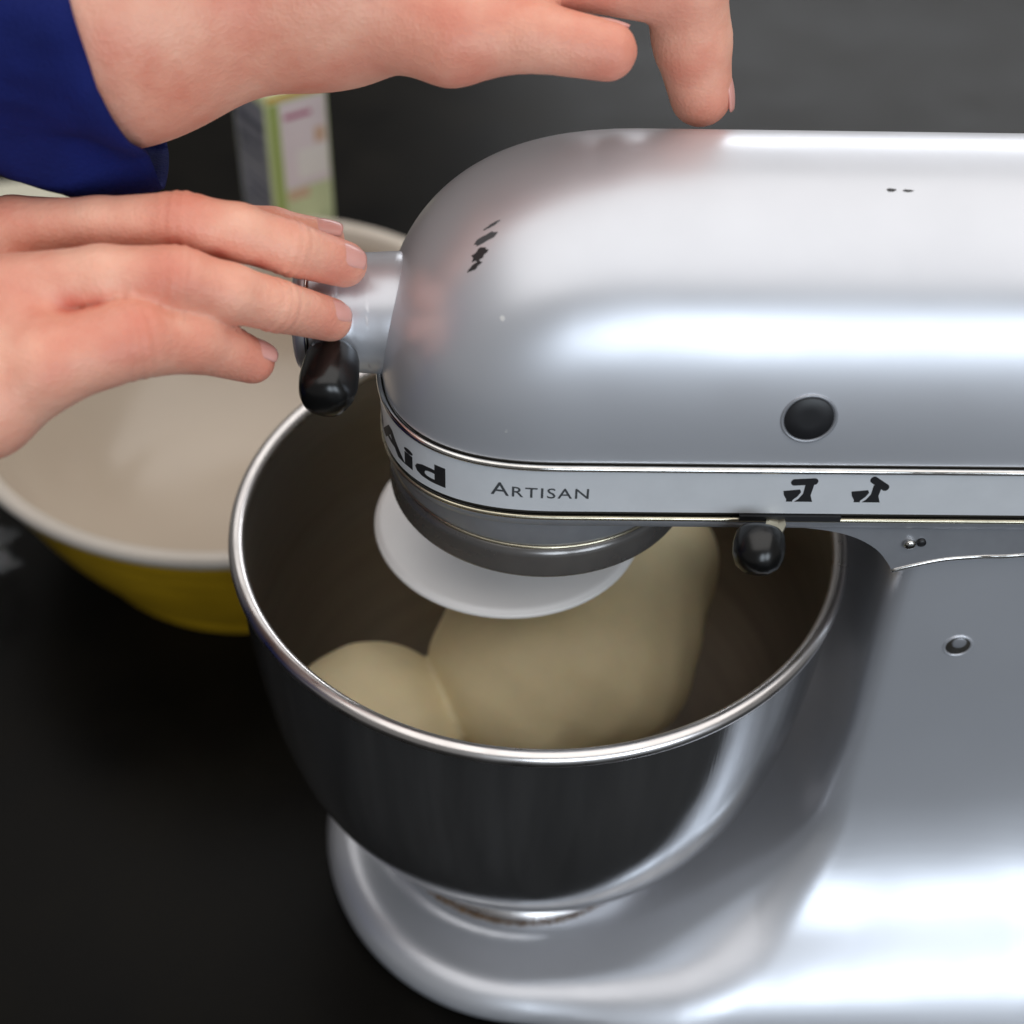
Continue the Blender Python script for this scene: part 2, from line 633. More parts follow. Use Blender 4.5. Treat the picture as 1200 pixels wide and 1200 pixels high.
# hinge casting between head and pedestal
prof = [(8.3, 24.6), (9.3, 24.45), (10.1, 24.15), (10.8, 23.65), (11.2, 23.1), (11.38, 22.80)]
path_bottom = PATH_B[:-1]+[(23, 23.5)]
for _ in range(3):                       # round the corner of the casting
    prof = [prof[0]]+[q for a, b in zip(prof[:-1], prof[1:]) for q in
                      ((a[0]*.75+b[0]*.25, a[1]*.75+b[1]*.25), (a[0]*.25+b[0]*.75, a[1]*.25+b[1]*.75))]+[prof[-1]]
outline = [q for q in prof if q[0] < 11.38]+path_bottom
V, Fc = [], []
sects = [(-5.50, 0.0), (-5.40, -0.12), (5.40, -0.12), (5.50, 0.0)]
n = len(outline)
for (yy, dz) in sects:
    for (x, z) in outline:
        V.append((x, yy, z+(-dz if abs(yy) > 5.45 else 0)))
    for (x, z) in reversed(outline):
        V.append((x, yy, 24.85))
m2 = 2*n
for s in range(3):
    for k in range(m2):
        a, b = s*m2+k, s*m2+(k+1) % m2
        Fc.append((a, b, b+m2, a+m2))
Fc.append(tuple(reversed(range(m2))))
Fc.append(tuple(range(3*m2, 4*m2)))
link_mesh('hinge_casting', V, Fc, CASTING, mixer, sharp=35)
# bright wavy edge where pedestal meets hinge
crv = []
for i in range(len(path_bottom)-1):
    for k in range(6):
        t = k/6
        a, b = path_bottom[i], path_bottom[i+1]
        crv.append((a[0]*(1-t)+b[0]*t, a[1]*(1-t)+b[1]*t))
crv.append(path_bottom[-1])
for _ in range(6):
    crv = [crv[0]]+[((crv[i-1][0]+2*crv[i][0]+crv[i+1][0])/4, (crv[i-1][1]+2*crv[i][1]+crv[i+1][1])/4)
                    for i in range(1, len(crv)-1)]+[crv[-1]]
V, Fc = tube([(x, -5.44, z-0.04) for x, z in crv], 0.11, 10)
link_mesh('collar_edge', V, Fc, CHROME, mixer)
# hinge screw
V, Fc = lathe([(0.01, -5.68), (0.14, -5.68), (0.20, -5.62), (0.20, -5.4), (0.01, -5.4)], (11.75, 0, 23.98), 20, 'Y')
link_mesh('screw', V, Fc, CHROME, mixer)
V, Fc = lathe([(0.01, -5.60), (0.15, -5.60), (0.15, -5.4), (0.01, -5.4)], (12.12, 0, 24.05), 16, 'Y')
link_mesh('screw', V, Fc, RUBBER, mixer)
# hinge pin over a flush dark disc painting the hole's shade
V, Fc = lathe([(0.53, -5.0), (0.53, -5.17), (0.47, -5.20), (0.43, -5.17), (0.43, -5.0)], (14.55, 0, 18.68), 32, 'Y')
link_mesh('hole_rim', V, [f for f in Fc if len(f) == 4], SILVER, mixer)
V, Fc = lathe([(0.44, -5.0), (0.44, -5.165), (0.01, -5.165)], (14.55, 0, 18.68), 32, 'Y')
link_mesh('pin_hole_shade', V, Fc, GROOVE, mixer)
V, Fc = lathe([(0.25, -5.1), (0.25, -5.172), (0.2, -5.19), (0.01, -5.19)], (14.57, 0, 18.84), 24, 'Y')
link_mesh('hinge_pin', V, Fc, CASTING, mixer)

# attachment hub on the nose
HZ = 28.85
V, Fc = lathe(fillet([(0.01, -8.15), (1.6, -8.15), (1.98, -7.9), (2.06, -6.75), (1.93, -6.6), (1.95, -5.9), (1.97, -5.5), (2.0, -5.1), (2.0, -4.4)],
                     {1: .3, 2: .3, 3: .1, 5: .5, 6: .5, 7: .4}), (0, 0, HZ), 72, 'X')
link_mesh('attachment_hub', V, [tuple(f) for f in Fc], SILVER, mixer)
V, Fc = lathe([(2.0, -7.7), (2.08, -7.66), (2.08, -7.58), (2.0, -7.54), (2.0, -7.7)], (0, 0, HZ), 72, 'X')
link_mesh('hub_seam', V, Fc, CHROME, mixer)
# black screw knob on the hub's near side
kx, kz = -6.78, 28.8
V, Fc = lathe([(0.5, -1.9), (0.5, -2.75), (0.01, -2.75)], (kx, 0, kz), 24, 'Y')
link_mesh('knob_stem', V, Fc, CHROME, mixer)


def knurled(prof, c, axis_dir, lobes, depth, n=96):
    V, Fc = [], []
    ad = Vector(axis_dir).normalized()
    a = ad.cross(Vector((0, 0, 1))).normalized()
    b = a.cross(ad)
    for (r, h, kf) in prof:
        for k in range(n):
            t = 2*math.pi*k/n
            rr = r*(1-depth*kf*(0.5+0.5*math.cos(lobes*t)))
            V.append(tuple(Vector(c)+ad*h+a*rr*math.cos(t)+b*rr*math.sin(t)))
    for i in range(len(prof)-1):
        for k in range(n):
            q, s = i*n+k, i*n+(k+1) % n
            Fc.append((q, s, s+n, q+n))
    Fc.append(tuple(reversed(range(n))))
    Fc.append(tuple(range((len(prof)-1)*n, len(prof)*n)))
    return V, Fc


V, Fc = knurled([(0.62, 0, 0), (0.80, 0.12, 0.5), (0.86, 0.35, 1), (0.92, 0.9, 1), (0.94, 1.45, 1), (0.88, 1.85, .8), (0.74, 2.12, .5),
                 (0.5, 2.27, 0.2), (0.2, 2.33, 0), (0.02, 2.34, 0)], (kx, -2.1, kz), (-0.05, -1, -0.10), 5, 0.05)
link_mesh('hub_knob', V, Fc, BLACK, mixer)
# speed/lock lever under the band
V = []
for yy in (-5.86, -5.74):
    V += [(6.05, yy, 25.42), (9.25, yy, 25.42), (9.25, yy, 25.22), (6.05, yy, 25.22)]
Fc = [(0, 1, 2, 3), (7, 6, 5, 4), (0, 4, 5, 1), (1, 5, 6, 2), (2, 6, 7, 3), (3, 7, 4, 0)]
link_mesh('lever_slot', V, Fc, PRINT, mixer, smooth=False)
A = [(7.05, -5.3, 25.36), (7.45, -5.3, 25.36), (7.5, -6.1, 25.30), (7.0, -7.0, 25.1), (6.5, -7.0, 25.1), (6.85, -6.1, 25.30)]
V = A+[(x, y, z-0.16) for x, y, z in A]
Fc = [tuple(range(6)), tuple(reversed(range(6, 12)))]+[(i, i+6, (i+1) % 6+6, (i+1) % 6) for i in range(6)]
lever = link_mesh('lock_lever', V, Fc, BRASSY, mixer, smooth=False)
V, Fc = knurled([(0.40, 0, 0), (0.62, 0.06, 0), (0.76, 0.22, 0.6), (0.83, 0.6, 1), (0.80, 0.95, 0.7), (0.66, 1.28, .3), (0.40, 1.47, 0), (0.02, 1.54, 0)],
                (6.66, -6.35, 25.42), (-0.15, -0.85, -0.5), 5, 0.03, 60)
link_mesh('lever_knob', V, Fc, BLACK, lever)

# --- decals: a helper that lays a flat print along the band
pp = plan(0.1)
half = pp[:60+1+24]
arc = [0.0]
for i in range(1, len(half)):
    arc.append(arc[-1]+math.hypot(half[i][0]-half[i-1][0], half[i][1]-half[i-1][1]))


def on_band(s, z, out):
    sg = 1 if s >= 0 else -1
    a = abs(s)
    i = min(max(np.searchsorted(arc, a), 1), len(arc)-1)
    t = (a-arc[i-1])/(arc[i]-arc[i-1])
    x = half[i-1][0]*(1-t)+half[i][0]*t
    y = half[i-1][1]*(1-t)+half[i][1]*t
    dx, dy = half[i][0]-half[i-1][0], half[i][1]-half[i-1][1]
    l = math.hypot(dx, dy)
    nx, ny = dy/l, -dx/l
    return (x+nx*out, (y+ny*out)*sg, z)


def s_at_x(x):
    for i in range(1, len(half)):
        if half[i][0] >= x and half[i][1] < -3:
            t = (x-half[i-1][0])/(half[i][0]-half[i-1][0])
            return arc[i-1]+t*(arc[i]-arc[i-1])
    return arc[-1]


def text_mesh(body, size, offset=0.0, spacing=1.0, shear=0.0, caps=None, xscale=1.0):
    cu = bpy.data.curves.new('lettering', 'FONT')
    cu.body = body
    cu.size = size
    cu.offset = offset
    cu.space_character = spacing
    cu.resolution_u = 3
    if caps:
        cu.small_caps_scale = caps
        for i in range(1, len(body)):
            cu.body_format[i].use_small_caps = True
    o = bpy.data.objects.new('lettering', cu)
    COL.objects.link(o)
    dg = bpy.context.evaluated_depsgraph_get()
    me = bpy.data.meshes.new_from_object(o.evaluated_get(dg))
    bm = bmesh.new()
    bm.from_mesh(me)
    bmesh.ops.triangulate(bm, faces=bm.faces)
    bmesh.ops.subdivide_edges(bm, edges=[e for e in bm.edges if e.calc_length() > 0.25], cuts=2)
    bmesh.ops.triangulate(bm, faces=bm.faces)
    pts = [(v.co.x*xscale, v.co.y) for v in bm.verts]
    fcs = [[v.index for v in f.verts] for f in bm.faces]
    bm.free()
    bpy.data.objects.remove(o)
    return pts, fcs


pts, fcs = text_mesh('Artisan', 0.80, 0.004, 1.12, caps=0.78, xscale=1.0)
if True:
    wdt = max(p[0] for p in pts)-min(p[0] for p in pts)
    x0 = min(p[0] for p in pts)
    sA, sB = s_at_x(-1.78), s_at_x(1.27)
    k = (sB-sA)/wdt
    V = [on_band(sA+(px-x0)*k, 26.02+py*0.95, 0.008) for px, py in pts]
    link_mesh('lettering', V, fcs, GREYPRINT, mixer, smooth=False)
pts, fcs = text_mesh('KitchenAid', 1.45, 0.05, 1.02)
wdt = max(p[0] for p in pts)-min(p[0] for p in pts)
x0 = min(p[0] for p in pts)
sB = s_at_x(-3.2)
k = 2*sB/wdt
V = [on_band(-sB+(px-x0)*k, 25.80+py*0.74, 0.008) for px, py in pts]
link_mesh('lettering', V, fcs, PRINT, mixer, smooth=False)


def icon(x, z, tilt):
    """little printed mixer: head bar, post, base and bowl"""
    polys = []

    def rbar(cx, cz, L_, H_, ang):
        P = []
        for k in range(16):
            t = 2*math.pi*k/16
            px = (L_/2-H_/2)*(1 if math.cos(t) > 0 else -1)+H_/2*math.cos(t)
            pz = H_/2*math.sin(t)
            P.append((cx+px*math.cos(ang)-pz*math.sin(ang), cz+px*math.sin(ang)+pz*math.cos(ang)))
        return P
    if tilt:
        polys.append(rbar(0.30, 0.36, 0.74, 0.26, -0.6))
    else:
        polys.append(rbar(0.08, 0.40, 0.86, 0.25, 0.05))
    polys.append([(0.12, 0.30), (0.40, 0.30), (0.35, -0.10), (0.44, -0.34), (-0.14, -0.34), (-0.02, -0.24), (0.10, -0.04)])
    polys.append([(-0.54, 0.06), (-0.02, 0.12), (0.03, 0.02), (-0.06, -0.14), (-0.20, -0.28), (-0.20, -0.34), (-0.40, -0.34), (-0.40, -0.26), (-0.50, -0.10)])
    V, Fc = [], []
    for P in polys:
        b0 = len(V)
        for (a, b) in P:
            V.append((x+a*0.98, -(HW+0.1)-0.006-0.001*len(Fc), z+b*1.12))
        Fc.append(tuple(range(b0, len(V))))
    return V, Fc


for (ix, tl) in ((7.83, False), (9.95, True)):
    V, Fc = icon(ix, 26.36, tl)
    link_mesh('printed_icon', V, Fc, PRINT, mixer, smooth=False)

# --- things set on the head shell: found by casting onto the shell itself
from mathutils.bvhtree import BVHTree
bv = BVHTree.FromPolygons([tuple(v.co/S+root_loc(mixer)) for v in head.data.vertices],
                          [tuple(p.vertices) for p in head.data.polygons])


def on_head(pt):
    co, no, i, d = bv.find_nearest(Vector(pt))
    c = Vector((co.x, 0, 29))
    if (co-c).dot(no) < 0:
        no = -no
    return co, no


def disc(c, nrm, prof, n=40, squash=1.0):
    nrm = Vector(nrm).normalized()
    a = Vector((1, 0, 0))
    a = (a-nrm*a.dot(nrm)).normalized()
    b = nrm.cross(a)
    V, Fc = [], []
    for (r, h) in prof:
        for k in range(n):
            t = 2*math.pi*k/n
            V.append(tuple(Vector(c)+nrm*h+a*r*math.cos(t)+b*r*math.sin(t)*squash))
    for i in range(len(prof)-1):
        for k in range(n):
            q, s = i*n+k, i*n+(k+1) % n
            Fc.append((q, s, s+n, q+n))
    Fc.append(tuple(range((len(prof)-1)*n, len(prof)*n)))
    return V, Fc


co, no = on_head((7.71, -5.6, 29.19))
V, Fc = disc(co, no, [(0.86, -0.12), (0.86, 0.02), (0.80, 0.035), (0.76, 0.0), (0.76, -0.1)])
link_mesh('brush_cap_rim', V, Fc, CASTING, mixer)
V, Fc = disc(co, no, [(0.755, -0.3), (0.755, 0.0), (0.72, 0.03), (0.3, 0.035), (0.02, 0.035)])
link_mesh('brush_cap', V, Fc, RUBBER, mixer)


def chip(c, L_, W_, ang, seed, m=GREYPRINT):
    co, no = on_head(c)
    a = Vector((math.cos(ang), 0, math.sin(ang)))
    a = (a-no*a.dot(no)).normalized()
    b = no.cross(a)
    rnd = random.Random(seed)
    n = 18
    V = []
    rs = [0.65+0.5*rnd.random() for _ in range(n)]
    for rr, hh in ((1.0, 0.003), (0.9, 0.010)):
        for k in range(n):
            t = 2*math.pi*k/n
            q = co+a*L_/2*math.cos(t)*rs[k]*rr+b*W_/2*math.sin(t)*rs[k]*rr
            q2, n2 = on_head(q)
            V.append(tuple(q2+n2*hh))
    Fc = [tuple(range(n, 2*n))]+[(k, (k+1) % n, n+(k+1) % n, n+k) for k in range(n)]
    link_mesh('paint_chip', V, Fc, m, mixer, smooth=False)


chip((-2.20, -2.66, 32.95), 0.62, 0.42, 1.15, 3, PRINT)
chip((-2.36, -2.98, 32.72), 0.55, 0.20, 1.15, 11, PRINT)
chip((-2.02, -2.23, 33.22), 0.85, 0.34, 1.25, 4)
chip((-1.84, -1.85, 33.45), 0.60, 0.13, 1.15, 5)
chip((9.95, -1.45, 34.55), 0.30, 0.17, 0.1, 6, PRINT)
chip((10.45, -1.48, 34.55), 0.36, 0.13, -0.2, 8, PRINT)
chip((-5.05, -0.74, 29.9), 0.50, 0.20, 1.8, 9, WHITE)

# ------------------------------------------------------------------ dough hook
hook = thing('dough_hook', 'white coated dough hook with an added solid disc for its blurred sweep under the mixer head', 'dough hook', (-1.1, 1.0, 22.2))
V, Fc = lathe(fillet([(0.01, 18.2), (3.5, 18.2), (4.85, 18.5), (5.05, 18.75), (4.85, 18.98), (3.0, 19.15), (1.1, 19.4), (0.9, 20.3), (0.9, 20.8), (0.01, 20.8)],
                     {1: .8, 2: .3, 3: .2, 4: .3, 5: .8, 6: .3}), (-1.1, 0.95, 0), 96)
link_mesh('sweep_disc', V, Fc, WHITE, hook)  # added solid disc standing in for the spinning hook's blurred sweep
V, Fc = lathe([(0.65, 20.7), (0.65, 22.3)], (-1.1, 0.95, 0), 32)
link_mesh('shaft', V, Fc, CHROME, hook)
path = []
rad = []
for k in range(40):
    t = k/39
    a = 0.4+t*3.9
    path.append((-1.1+1.6*math.sin(t*math.pi)*math.cos(a)+1.2*t, 0.95+1.6*math.sin(t*math.pi)*math.sin(a), 18.2-11.5*t))
    rad.append(0.85-0.35*t)
V, Fc = tube(path, rad, 20)
link_mesh('spiral_arm', V, Fc, WHITE, hook)

# ------------------------------------------------------------------ steel mixing bowl
bowl = thing('steel_bowl', 'brushed steel mixing bowl of bread dough seated on the silver mixer base', 'mixing bowl', (0, 0, 2.3))
outer = [(0.01, 4.2), (4.2, 4.22), (5.0, 4.35), (6.0, 4.75), (7.2, 5.55), (8.35, 6.8), (9.3, 8.4), (10.0, 10.3), (10.48, 12.4), (10.78, 14.7),
         (10.95, 17.0), (11.05, 19.55)]


def spline(pts, m=5):
    out = []
    P = [Vector(p) for p in pts]
    for i in range(len(P)-1):
        p0, p1, p2, p3 = P[max(i-1, 0)], P[i], P[i+1], P[min(i+2, len(P)-1)]
        for k in range(m):
            t = k/m
            q = 0.5*((2*p1)+(p2-p0)*t+(2*p0-5*p1+4*p2-p3)*t*t+(3*p1-p0-3*p2+p3)*t**3)
            out.append((q.x, q.y))
    out.append(tuple(P[-1]))
    return out


V, Fc = lathe(spline(outer), n=192)
Fc = [f for f in Fc if len(f) == 4]
link_mesh('outer_wall', V, Fc, STEEL, bowl)
inner = [(0.01, 4.4), (4.2, 4.43), (5.9, 4.95), (7.1, 5.75), (8.2, 7.0), (9.15, 8.6), (9.85, 10.5), (10.33, 12.5), (10.63, 14.7), (10.82, 17.0), (10.92, 19.6)]
V, Fc = lathe(spline(inner), n=192)
Fc = [tuple(reversed(f)) for f in Fc if len(f) == 4]
link_mesh('inner_wall', V, Fc, STEEL_IN, bowl)
prf = []
for k in range(15):
    t = math.pi*1.15-(k/14)*math.pi*1.95
    prf.append((10.97+0.29*math.cos(t), 19.70+0.30*math.sin(t)))
prf.append(prf[0])
V, Fc = lathe(prf, n=192)
link_mesh('rolled_rim', V, Fc, RIM, bowl)
V, Fc = lathe(fillet([(5.6, 4.60), (5.3, 4.25), (5.22, 3.75), (5.45, 3.1), (5.9, 2.65), (6.0, 2.36), (5.7, 2.36), (5.0, 3.1), (4.9, 4.1)], {1: .3, 2: .3, 3: .3, 4: .2}), n=120)
link_mesh('foot_ring', V, [f for f in Fc if len(f) == 4], RIM, bowl)

# dried flour paste round the foot of the bowl: one countless crust lying on the mixer's foot
V, Fc = [], []
rnd = random.Random(5)
zz_ = np.linspace(1.6, 4.4, 141)
for k in range(800):
    a = math.radians(180+rnd.uniform(8, 172))
    r = 6.04+abs(rnd.gauss(0, 0.06))
    s = rnd.uniform(0.025, 0.075)
    b0 = len(V)
    cx_, cy_ = r*math.cos(a), r*math.sin(a)
    dd_ = mixer_stand(np.stack([np.full(141, cx_), np.full(141, cy_), zz_], -1))
    z_ = float(zz_[np.argmax(dd_ > 0)])
    for q in range(6):
        t = q*math.pi/3+rnd.random()*0.4
        V.append((cx_+s*1.6*math.cos(t), cy_+s*math.sin(t), z_-0.03))
    V.append((cx_, cy_, z_+0.02+s*0.7))
    for q in range(6):
        Fc.append((b0+q, b0+(q+1) % 6, b0+6))
o = link_mesh('dried_crust', V, Fc, CRUST, mixer)
o['kind'] = 'stuff'

# ------------------------------------------------------------------ dough
dough_parts = True


def dough_sdf(P):
    a = cone(P, (-0.1, -0.5, 12.2), (2.4, 0.3, 12.4), 4.1, 4.05)
    a = smin(a, cone(P, (2.4, 0.3, 12.4), (4.5, 3.3, 14.2), 3.9, 3.05), 1.0)
    b = ellipsoid(P, (-6.3, -2.7, 10.7), (3.8, 3.5, 3.4))
    d = smin(a, b, 0.12)
    d = smin(d, ellipsoid(P, (-1.0, -1.5, 6.9), (6.0, 6.0, 2.9)), 0.8)
    x, y, z = P[..., 0], P[..., 1], P[..., 2]
    d = d+0.10*np.sin(x*0.9+z*0.8)*np.sin(y*0.8+1.0)+0.035*np.sin(x*2.3+y*1.9)*np.cos(z*2.1)
    rr = np.sqrt(x*x+y*y)
    wall = np.interp(z, [p[1] for p in inner], [p[0] for p in inner])-0.06
    d = smax(d, rr-wall, 0.8)
    return np.maximum(d, 4.5-z)


V, Q = surface_net(dough_sdf, (-10.8, -9.5, 3), (10, 9.5, 19.6), 0.22)
dg_ = link_mesh('bread_dough', V, Q, DOUGH, None, base=(0, 0, 4.5))
dg_['label'] = 'smooth tan bread dough folding round the hook inside the steel bowl'
dg_['category'] = 'dough'

# ------------------------------------------------------------------ yellow ceramic bowl
cb = (-14.46, 21.4)
BR, BH = 1.043, 0.835
yb = thing('ceramic_bowl', 'large cream-lined ceramic bowl with mustard yellow outside on the counter behind the steel bowl', 'bowl', (*cb, 0))
out_p = spline([(8.2, 0.02), (8.8, 0.06), (9.05, 0.6), (9.4, 1.6), (10.5, 3.8), (11.6, 6.3), (12.5, 9.0), (13.1, 11.0)])
out_p = [(r*BR, h*BH) for r, h in out_p]
V, Fc = [], []
n = 160
for i, (r, h) in enumerate(out_p):
    for k in range(n):
        a = 2*math.pi*k/n
        emb = 0.0
        if 1.2 < h < 10.3:
            emb = 0.07*math.sin(h*2.4)**8+0.05*(0.5+0.5*math.cos(20*a))*math.exp(-((h-5.5)/2.6)**2)
        V.append((cb[0]+(r+emb)*math.cos(a), cb[1]+(r+emb)*math.sin(a), h))
for i in range(len(out_p)-1):
    for k in range(n):
        a, b = i*n+k, i*n+(k+1) % n
        Fc.append((a, b, b+n, a+n))
Fc.append(tuple(reversed(range(n))))
link_mesh('glazed_outside', V, Fc, YELLOW, yb)
lip = spline([(13.05, 10.9), (13.32, 11.15), (13.62, 11.7), (13.68, 12.0), (13.5, 12.25), (13.15, 12.25), (12.85, 12.0), (12.6, 11.3)])
lip = [(r*BR, h*BH) for r, h in lip]
V, Fc = lathe(lip, (*cb, 0), 160)
link_mesh('thick_lip', V, [f for f in Fc if len(f) == 4], CREAM2, yb)
inp = spline([(12.62, 11.35), (12.0, 9.2), (10.9, 6.6), (9.2, 3.9), (7.0, 1.9), (4.0, 1.1), (0.02, 1.0)])
inp = [(r*BR, h*BH) for r, h in inp]
V, Fc = lathe(inp, (*cb, 0), 160)
link_mesh('glazed_inside', V, [f for f in Fc if len(f) == 4], CREAM, yb)

# ------------------------------------------------------------------ printed carton behind the bowls
cc = Vector((-14.0, 34.0, 0))
carton = thing('printed_carton', 'tall narrow pale green carton with a shade-darkened slate side and pinkish panels standing behind the cream bowl', 'carton', cc)
CA, CB = math.radians(33), math.radians(125)
dR = Vector((math.cos(CA), math.sin(CA), 0))
dL = Vector((math.cos(CB), math.sin(CB), 0))
WR_, WL_, CH = 3.75, 4.0, 18.4
bmc = bmesh.new()
vs = []
for z in (0.02, CH):
    for q in (cc, cc+dR*WR_, cc+dR*WR_+dL*WL_, cc+dL*WL_):
        vs.append(bmc.verts.new((q.x, q.y, z)))
for f in ((0, 1, 5, 4), (1, 2, 6, 5), (2, 3, 7, 6), (3, 0, 4, 7), (4, 5, 6, 7), (3, 2, 1, 0)):
    bmc.faces.new([vs[k] for k in f])
bmesh.ops.bevel(bmc, geom=[e for e in bmc.edges], offset=0.1, segments=3, affect='EDGES')
V = [tuple(v.co) for v in bmc.verts]
Fc = [[v.index for v in f.verts] for f in bmc.faces]
bmc.free()
link_mesh('carton_body', V, Fc, GREEN, carton, sharp=60)


def panel(side, u0, u1, z0, z1, m, off, name='label_panel'):
    d, nrm = (dR, Vector((dR.y, -dR.x, 0))) if side == 'r' else (dL, Vector((-dL.y, dL.x, 0)))
    ln = WR_ if side == 'r' else WL_
    V = []
    for o_ in (off-0.006, off):
        for (u, z) in ((u0, z0), (u1, z0), (u1, z1), (u0, z1)):
            q = cc+d*(u*ln)+nrm*o_
            V.append((q.x, q.y, z))
    Fc = [(4, 5, 6, 7), (0, 1, 5, 4), (1, 2, 6, 5), (2, 3, 7, 6), (3, 0, 4, 7)]
    return link_mesh(name, V, Fc, m, carton, smooth=False)


panel('l', 0.05, 0.96, 0.6, 17.7, SLATE_SHADED, 0.012)  # left-facing side: its shade is put into the slate colour
panel('r', 0.04, 0.20, 0.4, 17.8, LIME, 0.012)
panel('r', 0.22, 0.96, 12.4, 17.75, PINKWHITE, 0.012)
panel('r', 0.45, 0.95, 12.9, 14.7, WHITE, 0.022)
panel('r', 0.25, 0.60, 11.7, 12.3, PEACH, 0.014, 'print_mark')
panel('r', 0.75, 0.92, 14.9, 15.8, PEACH, 0.024, 'print_mark')
panel('r', 0.28, 0.72, 16.7, 17.0, MAGENTA, 0.024, 'print_mark')
panel('r', 0.03, 0.97, 17.95, 18.28, YCAP, 0.014, 'yellow_band')
for (a0, a1, z0, z1) in ((0.10, 0.85, 15.9, 16.4), (0.15, 0.45, 14.9, 15.3), (0.5, 0.85, 14.7, 15.2), (0.2, 0.8, 14.1, 14.4),
                         (0.1, 0.8, 12.3, 12.5), (0.1, 0.7, 11.7, 11.9), (0.2, 0.8, 11.1, 11.25)):
    panel('l', a0, a1, z0, z1, DKBLUE, 0.022, 'print_mark')

# ------------------------------------------------------------------ folded cloth at the far left, only its edge in view
V, Fc = [], []
nx_, ny_ = 40, 30
for layer, (zz, dd) in enumerate(((0.03, 0), (4.2, 0.15))):
    for i in range(nx_+1):
        for j in range(ny_+1):
            u, v = i/nx_, j/ny_
            x = -52+23.5*u+0.5*math.sin(v*7)-1.2*max(0, v-0.6)
            y = 37.5+14.5*v-1.8*max(0, u-0.55)*v+0.35*math.sin(u*9)
            e = min(u, 1-u, v, 1-v)
            rz = 1-math.exp(-e*16)
            z = zz if layer == 0 else 0.05+(zz+0.25*math.sin(u*11+v*4)+0.2*math.sin(v*13))*rz
            V.append((x, y, z))
n1 = (nx_+1)*(ny_+1)
for i in range(nx_):
    for j in range(ny_):
        a = i*(ny_+1)+j
        Fc.append((a, a+1, a+ny_+2, a+ny_+1))
        b = a+n1
        Fc.append((b, b+ny_+1, b+ny_+2, b+1))
edge = [i*(ny_+1) for i in range(nx_+1)]+[nx_*(ny_+1)+j for j in range(1, ny_+1)] + \
    [i*(ny_+1)+ny_ for i in range(nx_-1, -1, -1)]+[j for j in range(ny_-1, 0, -1)]
for q in range(len(edge)):
    a, b = edge[q], edge[(q+1) % len(edge)]
    Fc.append((a, b, b+n1, a+n1))
cl = link_mesh('folded_cloth', V, Fc, CLOTHC, None, base=(-40, 40, 0))
cl['label'] = 'folded cream cloth on the counter at the far left edge behind the sleeve'
cl['category'] = 'cloth'

# ------------------------------------------------------------------ crumpled clear wrap at the left edge
bm = bmesh.new()
bmesh.ops.create_icosphere(bm, subdivisions=5, radius=1.0)
for v in bm.verts:
    d = v.co.normalized()
    q = d*2.1
    f = noise.fractal(q, 0.9, 2.1, 5, noise_basis='VORONOI_F2F1')
    g = noise.noise(d*1.3+Vector((4, 1, 2)))
    r = 1.0+0.28*f+0.22*g
    v.co = Vector((d.x*4.3*r, d.y*3.6*r, max(d.z*2.7*r, -2.3)))
V = [(v.co.x-29.6, v.co.y+15.6, v.co.z+2.36) for v in bm.verts]
Fc = [[v.index for v in f.verts] for f in bm.faces]
bm.free()
wr = link_mesh('crumpled_wrap', V, Fc, WRAP, None, smooth=False, base=(-29.6, 15.6, 0))
wr['label'] = 'crumpled clear plastic wrap on the dark counter left of the yellow bowl'
wr['category'] = 'plastic wrap'

# ------------------------------------------------------------------ the person: two forearms with hands, one sleeve
person = thing('person', 'person in a navy sleeve, one hand on the mixer hub, the other above its head', 'person', (-40, 0, 0))


def chain(P, J, k=0.25):
    d = None
    for a, b in zip(J[:-1], J[1:]):
        c = cone(P, a[:3], b[:3], a[3], b[3])
        d = c if d is None else smin(d, c, k)
    return d


def crease(P, d, c, axis, r, depth, width=0.07):
    """shallow wrinkle across a knuckle: an indentation in the plane through c across the finger axis"""
    ax = np.array(axis, float)
    ax /= np.linalg.norm(ax)
    q = P-np.array(c, float)
    along = q@ax
    rad = np.sqrt(np.maximum((q*q).sum(-1)-along**2, 0))
    return d+depth*np.exp(-(along/width)**2)*np.exp(-np.maximum(rad-r*1.25, 0)**2/0.05)


def hand_sdf(fingers, palm, kp=0.9, kf=0.10, creases=()):
    def f(P):
        pd = None
        for (a, b, k) in palm:
            c = cone(P, a[:3], b[:3], a[3], b[3])
            pd = c if pd is None else smin(pd, c, k)
        D = pd
        for J in fingers:
            # swollen joint and soft pad
            fd = chain(P, J)
            fj = smin(fd, pd, kp)
            D = smin(D, fj, kf)
        for (c, ax, r, dep, wd) in creases:
            D = crease(P, D, c, ax, r, dep, wd)
        return D
    return f


def make_arm(name, f, lo, hi, h, flush_shade_pts, label=None):
    V, Q = surface_net(f, lo, hi, h, project=3)
    # light relaxation where fingers meet
    E_ = np.concatenate([Q[:, [0, 1]], Q[:, [1, 2]], Q[:, [2, 3]], Q[:, [3, 0]]])
    for _ in range(2):
        acc = np.zeros_like(V)
        cn = np.zeros(len(V))
        np.add.at(acc, E_[:, 0], V[E_[:, 1]])
        np.add.at(acc, E_[:, 1], V[E_[:, 0]])
        np.add.at(cn, E_[:, 0], 1)
        np.add.at(cn, E_[:, 1], 1)
        V = V*0.5+0.5*acc/np.maximum(cn, 1)[:, None]
    o = link_mesh(name, V, Q, SKIN, person)
    at = o.data.attributes.new('flush_shade', 'FLOAT', 'POINT')
    val = np.zeros(len(V))
    for (c, r, a) in flush_shade_pts:
        d = np.linalg.norm(V-np.array(c), axis=1)
        val = np.maximum(val, a*np.exp(-(d/r)**2))
    if len(at.data) == len(val):
        at.data.foreach_set('value', val.astype(np.float32))
    if label:
        o['label'] = label
    return o


